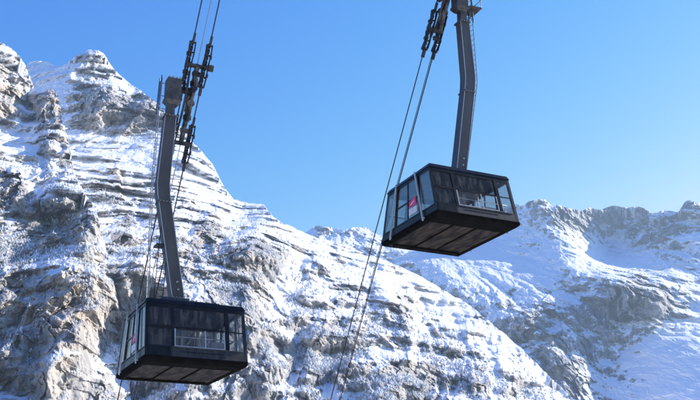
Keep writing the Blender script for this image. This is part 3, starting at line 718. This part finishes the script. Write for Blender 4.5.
    for s in (-1, 1):                                                # side walls with the doors
        bm = bmesh.new(); panel(bm, P_side, -.95, .95, .17, .50, -.06, 0, s)
        w = obj('side_wall', bm, M_BLACK, root)
        bm = bmesh.new(); panel(bm, P_side, -.95, .95, .50, .545, -.05, .03, s); obj('sill_trim', bm, M_EDGE, w)
        bm = bmesh.new(); panel(bm, P_side, -.95, .95, H - .30, H - .142, -.06, .012, s); obj('top_rail', bm, M_BLACK, w)
        for u in (-.46, .50):
            bm = bmesh.new(); panel(bm, P_side, u - .022, u + .022, .55, H - .305, -.06, .02, s); obj('mullion', bm, M_BLACK, w)
        for u0, u1, hb in ((-.94, -.495, None), (.535, .94, None)):
            bm = bmesh.new(); panel(bm, P_side, u0, u1, .55, H - .305, -.03, -.015, s); obj('window_pane', bm, G_SIDE, w)
        bm = bmesh.new()
        for u in (-.425, .0, .465): panel(bm, P_side, u - .012, u + .012, .56, H - .31, -.045, .012, s)
        panel(bm, P_side, -.40, -.02, 1.42, 1.50, -.04, .008, s); panel(bm, P_side, .02, .44, 1.42, 1.50, -.04, .008, s)
        d = obj('door', bm, M_BLACK, root)
        for u0, u1 in ((-.41, -.015), (.015, .45)):
            bm = bmesh.new(); panel(bm, P_side, u0, u1, .555, 1.415, -.03, -.018, s); obj('door_pane', bm, G_SIDE, d)
            bm = bmesh.new(); panel(bm, P_side, u0, u1, 1.505, H - .31, -.03, -.018, s); obj('door_pane', bm, G_SIDE, d)
        # light guide posts in front of the door, standing off the wall
        for y_t, y_b in ((-.90, -1.72), (1.08, 1.80)):
            bm = bmesh.new()
            bar(bm, (s * (AB + .10), y_b, -.03), (s * (AT + .10), y_t, H + .0), .05, .10)
            bar(bm, (s * (AB - .02), y_b, .1), (s * (AB + .12), y_b, .1), .06, .06, (0, 0, 1)); bar(bm, (s * (AT - .02), y_t, H - .1), (s * (AT + .12), y_t, H - .1), .06, .06, (0, 0, 1))
            obj('guide_post', bm, M_LIGHT, root)
    # pink and white notice on the door glass
    def decal(bm, quad, t0, t1): hexa(bm, [P_side(y_, z_, t0) for y_, z_ in quad] + [P_side(y_, z_, t1) for y_, z_ in quad])
    bm = bmesh.new(); decal(bm, [(-.06, 1.10), (-.34, 1.08), (-.34, 1.56), (-.06, 1.40)], .013, .020)
    nt_ = obj('notice', bm, M_PINK, root)
    bm = bmesh.new(); decal(bm, [(-.12, 1.18), (-.27, 1.32), (-.27, 1.39), (-.12, 1.25)], .0205, .024); decal(bm, [(-.05, .66), (-.36, .70), (-.36, 1.01), (-.05, 1.03)], .013, .020)
    obj('notice_print', bm, M_PAPER, nt_)
    # interior: grab poles, a bench rail and a control desk
    for x, y in ((-1.1, -1.2), (1.1, -1.2), (-1.1, 1.2), (1.1, 1.2), (0, 0)):
        bm = bmesh.new(); tube(bm, (x, y, .225), (x, y, H - .245), .025); obj('grab_pole', bm, M_LIGHT, root, True)
    for s in (-1, 1):
        bm = bmesh.new()
        tube(bm, (-2.0, s * 2.42, 1.15), (2.0, s * 2.42, 1.15), .025)
        for x in (-1.9, -.6, .6, 1.9): tube(bm, (x, s * 2.42, .225), (x, s * 2.42, 1.13), .02)
        obj('handrail', bm, M_LIGHT, root, True)
    bm = bmesh.new(); box(bm, .9, 1.7, -1.9, -1.5, .225, 1.15); bevel(bm, .03); obj('control_desk', bm, M_WHITE, root)
    # --- hanger: kinked box girder, neck, head box
    b0, kk, tt = [Vector((p[0], -.3, p[1])) for p in hg]
    bm = bmesh.new()
    wv = (.60, .62, .56); dv = (.50, .56, .50)
    neck_z = tt.z - 2.05
    f = (neck_z - kk.z) / (tt.z - kk.z); nk = kk.lerp(tt, f)
    lo = kk.lerp(b0, .06); hi = kk.lerp(nk, .06)
    R_ = []
    for c, w_, d_ in ((b0, .58, .66), (lo, .62, .58), (hi, .62, .58), (nk, .56, .52)):
        R_.append([bm.verts.new((c.x + w_ / 2 * i, c.y + d_ / 2 * j, c.z)) for i, j in ((-1, -1), (1, -1), (1, 1), (-1, 1))])
    for A, B in zip(R_, R_[1:]):
        for i in range(4): bm.faces.new([A[i], A[(i + 1) % 4], B[(i + 1) % 4], B[i]])
    bm.faces.new(R_[0]); bm.faces.new(R_[-1][::-1])
    bmesh.ops.bevel(bm, geom=[e_ for e_ in bm.edges if not e_.is_boundary], offset=.02, segments=1, affect='EDGES')
    hanger = obj('hanger', bm, M_STEEL, root)
    bm = bmesh.new()                                                   # pale strips standing in for the light along the hanger edges
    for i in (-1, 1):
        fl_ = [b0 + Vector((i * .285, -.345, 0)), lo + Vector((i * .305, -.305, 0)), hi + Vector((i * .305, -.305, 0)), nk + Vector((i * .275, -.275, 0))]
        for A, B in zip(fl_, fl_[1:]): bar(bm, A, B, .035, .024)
    obj('edge_highlight', bm, M_LIGHT, hanger)
    for c, n_ in ((b0.lerp(lo, .03), 0), (b0.lerp(lo, .93), 1), (hi.lerp(nk, .98), 0)):  # collars with their bolts
        bm = bmesh.new(); box(bm, c.x - .335, c.x + .335, c.y - .35, c.y + .35, c.z - .05, c.z + .05); bevel(bm, .01)
        cl_ = obj('collar', bm, M_STEEL, hanger)
        for q in range(4):
            bm = bmesh.new(); tube(bm, (c.x - .24 + .16 * q, c.y - .35, c.z), (c.x - .24 + .16 * q, c.y - .38, c.z), .022, 6); obj('bolt', bm, M_LIGHT, cl_)
    for q in (.10, .17):
        c = b0.lerp(lo, q); bm = bmesh.new(); tube(bm, (c.x + .05, c.y - .30, c.z), (c.x + .05, c.y - .37, c.z), .05, 10); obj('foot_bolt', bm, M_LIGHT, hanger)  # two large bright bolts near the foot of the hanger
    bm = bmesh.new(); bar(bm, nk, nk + Vector((0, 0, .62)), .40, .40); obj('neck', bm, M_WORN, hanger)
    hz = neck_z + .60
    hx = tt.x
    bm = bmesh.new()
    hexa(bm, [(hx - .25, -.52, hz), (hx + .25, -.52, hz), (hx + .25, -.08, hz), (hx - .25, -.08, hz), (hx - .42, -.66, hz + .22), (hx + .42, -.66, hz + .22), (hx + .42, .06, hz + .22), (hx - .42, .06, hz + .22)])
    box(bm, hx - .42, hx + .42, -.66, .06, hz + .223, hz + .34)
    box(bm, hx - .36, hx + .36, -.62, .02, hz + .343, hz + 1.42)
    hb = obj('head_box', bm, M_WORN, hanger)
    bm = bmesh.new()
    for i in range(4): box(bm, hx - .33 + i * .19, hx - .22 + i * .19, -.6, -.1, hz + 1.423, hz + 1.50 + .03 * (i % 2))
    obj('head_bolts', bm, M_LIGHT, hanger)
    # --- ladder down the outer side, with hoops and a small platform
    lx = -sgn
    top = Vector((hx + lx * .62, -.3, hz + 1.35)); mid = Vector((kk.x + lx * .48, -.3, kk.z)); mid2 = Vector((kk.x + lx * .48, -.3, kk.z - 1.6)); bot = Vector((b0.x + lx * 1.35 if sgn > 0 else b0.x + .45, -.1, H + .3))
    bm = bmesh.new()
    path = [top, mid, bot]
    for a, b in zip(path, path[1:]):
        for o_y in (-.2, .2):
            tube(bm, a + Vector((0, o_y, 0)), b + Vector((0, o_y, 0)), .022, 6)
        nr = int((b - a).length / .3)
        for i in range(nr):
            c = a.lerp(b, (i + .5) / nr); tube(bm, c + Vector((0, -.2, 0)), c + Vector((0, .2, 0)), .014, 5)
    for z_, c in ((0.3, .02), (0.62, .02)):
        pass
    obj('ladder', bm, M_LIGHT if sgn > 0 else M_WORN, hanger)
    bm = bmesh.new()
    for o_y in (-.2, .2): tube(bm, top + Vector((-.04 * sgn, o_y, .15)), top + Vector((-.10 * sgn, o_y, -1.9)), .03, 6)
    for i in range(6): tube(bm, top + Vector((-.06 * sgn, -.2, .05 - i * .35)), top + Vector((-.06 * sgn + .35 * sgn * (i % 2), -.2, .05 - i * .35)), .02, 5)
    obj('ladder_cage', bm, M_BLUE, hanger)
    bm = bmesh.new()
    if sgn > 0:                                                        # second ladder rail pair and landing low down
        pz = H + 3.1
        box(bm, bot.x + .15, b0.x - .55, -.5, .2, pz, pz + .06)
        for xx in (bot.x + .2, bot.x + .62): tube(bm, (xx, -.45, H + .37), (xx + .12, -.45, pz + .9), .02, 5)
        for i in range(9): tube(bm, (bot.x + .2, -.45, H + .6 + i * .3), (bot.x + .64, -.45, H + .6 + i * .3), .013, 5)
        obj('landing', bm, M_DARKM, hanger)
    else:                                                              # service platform at the head
        px0 = hx + .42
        box(bm, px0, px0 + .75, -.75, .25, hz + .30, hz + .36)
        for xx, yy in ((px0 + .72, -.72), (px0 + .72, .22), (px0 + .05, -.72)): tube(bm, (xx, yy, hz + .36), (xx, yy, hz + 1.4), .02, 5)
        for zz in (.85, 1.4): tube(bm, (px0 + .72, -.72, hz + zz), (px0 + .72, .22, hz + zz), .02, 5); tube(bm, (px0 + .05, -.72, hz + zz), (px0 + .72, -.72, hz + zz), .02, 5)
        bar(bm, (px0 - .05, -.3, hz - .45), (px0 + .68, -.3, hz + .29), .06, .06, (0, 1, 0))
        obj('landing', bm, M_WORN, hanger)
    # --- carriage on the ropes
    ct, st = math.cos(SLOPE), math.sin(SLOPE)
    def RP(x, s_, n=0.0):                                              # rope frame: s up along the rope, n square off it (away from the wheels)
        return Vector((x, -s_ * ct - n * st, zc + s_ * st - n * ct))
    xc = rx[1]
    lo_ = -2.6 if sgn > 0 else -1.5
    bm = bmesh.new(); bar(bm, RP(xc, lo_, .16), RP(xc, 1.6, .16), .20, .34); bevel(bm, .03)
    for q in (lo_, 1.5): tube(bm, RP(rx[0] - .14, q, .12), RP(rx[2] + .14, q, .12), .10); bar(bm, RP(rx[0] - .05, q, .26), RP(rx[2] + .05, q, .26), .3, .10, (0, 1, 0))
    tube(bm, RP(xc, -.4, -.1), RP(xc, -.4, .5), .20, 12)
    tube(bm, RP(xc + .02, -1.4, .40), RP(xc + .02, .9, .40), .12, 12); tube(bm, RP(xc - .16, -.9, .34), RP(xc - .16, .2, .34), .07, 10)
    for q in (-1.9, -1.2, .6, 1.1): bar(bm, RP(xc - .2, q, .3), RP(xc + .2, q, .3), .14, .22, (0, 1, 0))
    car = obj('carriage', bm, M_CAR, root)
    bm = bmesh.new()                                                   # arm from the head box to the carriage
    hp = Vector((hx, -.3, hz + .95))
    bar(bm, hp, Vector((xc, -.3, hp.z + .05)), .26, .26, (0, 1, 0)); tube(bm, (xc, -.75, hp.z + .05), (xc, .45, hp.z + .05), .16, 12)
    obj('carriage_arm', bm, M_DARKM, root)
    bm = bmesh.new()
    for q in range(3):
        pr = None
        for i in range(13):
            u = i / 12
            a = RP(rx[0] + .12 - .05 * q, 1.2 - 3.2 * u, .2 + .34 * math.sin(math.pi * u) + .06 * q)
            if pr is not None: tube(bm, pr, a, .025, 5)
            pr = a
    obj('hose', bm, M_DARKM, car)
    for xi, xr in ((0, rx[0]), (2, rx[2])):
        for s0, s1 in ((.35, 2.75), (-3.75, -1.55)) if sgn > 0 else ((.7, 3.1), (-2.75, -.35)):
            L_ = s1 - s0
            mt = M_DARKM if xi == 0 else M_RUST
            bm = bmesh.new()
            for ox in (-.12, .12):
                bar(bm, RP(xr + ox, s0 + .2, .16), RP(xr + ox, s1 - .2, .16), .03, .16)
                for q in (.26, .74):
                    c = s0 + L_ * q
                    a1, a2, a3 = RP(xr + ox * 1.25, c - L_ * .23, -.05), RP(xr + ox * 1.25, c, .12), RP(xr + ox * 1.25, c + L_ * .23, -.05)
                    bar(bm, a1, a2, .03, .17); bar(bm, a2, a3, .03, .17)
            for q in (.05, .26, .5, .74, .95): tube(bm, RP(xr - .19, s0 + L_ * q, .10), RP(xr + .15, s0 + L_ * q, .10), .05 + .04 * (q == .5))
            bar(bm, RP(xr, s0 - .35, .05), RP(xr, s0 + .1, .05), .12, .22); bar(bm, RP(xr, s1 - .1, .05), RP(xr, s1 + .38, .05), .10, .16)
            for q in (.3, .7): bar(bm, RP(xr + (.17 if xi else -.17), s0 + L_ * q - .08, .05), RP(xr + (.17 if xi else -.17), s0 + L_ * q + .1, .05), .09, .16)
            if xi == 2 and s0 > 0: bar(bm, RP(xr + .27, (s0 + s1) / 2 - .2, .1), RP(xr + .27, (s0 + s1) / 2 + .12, .1), .24, .3)
            tk = obj('truck', bm, mt, car)
            for q in range(8):
                bm = bmesh.new(); c = s0 + L_ * (q + .5) / 8
                tube(bm, RP(xr - .07, c, -.10), RP(xr + .07, c, -.08), .13, 12)
                obj('wheel', bm, M_DARKM, tk, True)
    return root

SLOPE = R(54.4)
YAW = 0.4321
LOC_L, LOC_R = Vector((-7.960, 44.481, 7.368)), Vector((5.040, 46.370, 14.624))
HG_L = [(-.42, H + .45), (-1.52, 8.75), (-1.30, 14.75)]
HG_R = [(.52, H + .45), (1.40, 8.90), (1.10, 14.6)]
RX_L = (-.73, -.30, .15); ZC_L = 14.3
RX_R = (-.22, .20, .42); ZC_R = 13.6
left_car = make_cable_car('cable_car', 'black cable car hanging lower, in front of the grey cliff', LOC_L, YAW, HG_L, ZC_L, RX_L, 1)
right_car = make_cable_car('cable_car', 'black cable car hanging higher against the sky, with a pink notice in its side window', LOC_R, YAW, HG_R, ZC_R, RX_R, -1)

# ------------------------------------------------------------------ ropes
def rope(name, label, cat, loc, x, zc, n, r, mat, group):
    ct, st = math.cos(SLOPE), math.sin(SLOPE)
    M_ = Matrix.Rotation(YAW, 3, 'Z')
    def pt(s_): return Vector(loc) + M_ @ Vector((x, -s_ * ct - n * st, zc + s_ * st - n * ct))
    bm = bmesh.new()
    pr = None; k = 10
    ring = None
    S = np.concatenate([np.linspace(-380, -60, 9), np.linspace(-50, 50, 11), np.linspace(60, 160, 5)])
    for s_ in S:
        c = pt(s_); c = c + Vector((0, 0, 0.00006 * s_ * s_))              # a slight sag
        d = (pt(s_ + 1) - pt(s_)).normalized(); u = d.orthogonal().normalized(); v = d.cross(u)
        rg = [bm.verts.new(c + (u * math.cos(2 * math.pi * i / k) + v * math.sin(2 * math.pi * i / k)) * r) for i in range(k)]
        if ring:
            for i in range(k): bm.faces.new([ring[i], ring[(i + 1) % k], rg[(i + 1) % k], rg[i]])
        else: bm.faces.new(rg)
        ring = rg
    bm.faces.new(ring[::-1])
    o = obj(name, bm, mat, None, True)
    o['label'] = label; o['category'] = cat; o['group'] = group
for loc, rx, zc, who in ((LOC_L, RX_L, ZC_L, 'lower'), (LOC_R, RX_R, ZC_R, 'higher')):
    rope('track_rope', f'dark steel track rope, left one above the {who} cable car', 'cable', loc, rx[0], zc, 0.0, .033, M_ROPE, 'steel track ropes')
    rope('track_rope', f'dark steel track rope, right one above the {who} cable car', 'cable', loc, rx[2], zc, 0.0, .033, M_ROPE, 'steel track ropes')
    rope('haul_rope', f'thin pale haul rope between the two track ropes of the {who} cable car', 'cable', loc, rx[1] + (.08 if who == 'higher' else 0), zc, .12, .022, M_ROPE_L if who == 'lower' else M_ROPE, 'haul ropes')

# ------------------------------------------------------------------ mountain air
bm = bmesh.new(); box(bm, -31000, 31000, -31000, 31000, -420, 2700)
hz_m = bpy.data.materials.new('mountain_air'); hz_m.use_nodes = True
t = hz_m.node_tree
for n in list(t.nodes): t.nodes.remove(n)
vo = t.nodes.new('ShaderNodeVolumePrincipled'); vo.inputs['Color'].default_value = (0.55, 0.77, 1.0, 1); vo.inputs['Density'].default_value = HAZE
vo.inputs['Anisotropy'].default_value = 0.2
ou = t.nodes.new('ShaderNodeOutputMaterial'); t.links.new(vo.outputs[0], ou.inputs['Volume'])
hz = obj('haze', bm, hz_m); hz['kind'] = 'stuff'; hz['label'] = 'thin blue mountain air fading the far range'; hz['category'] = 'haze'
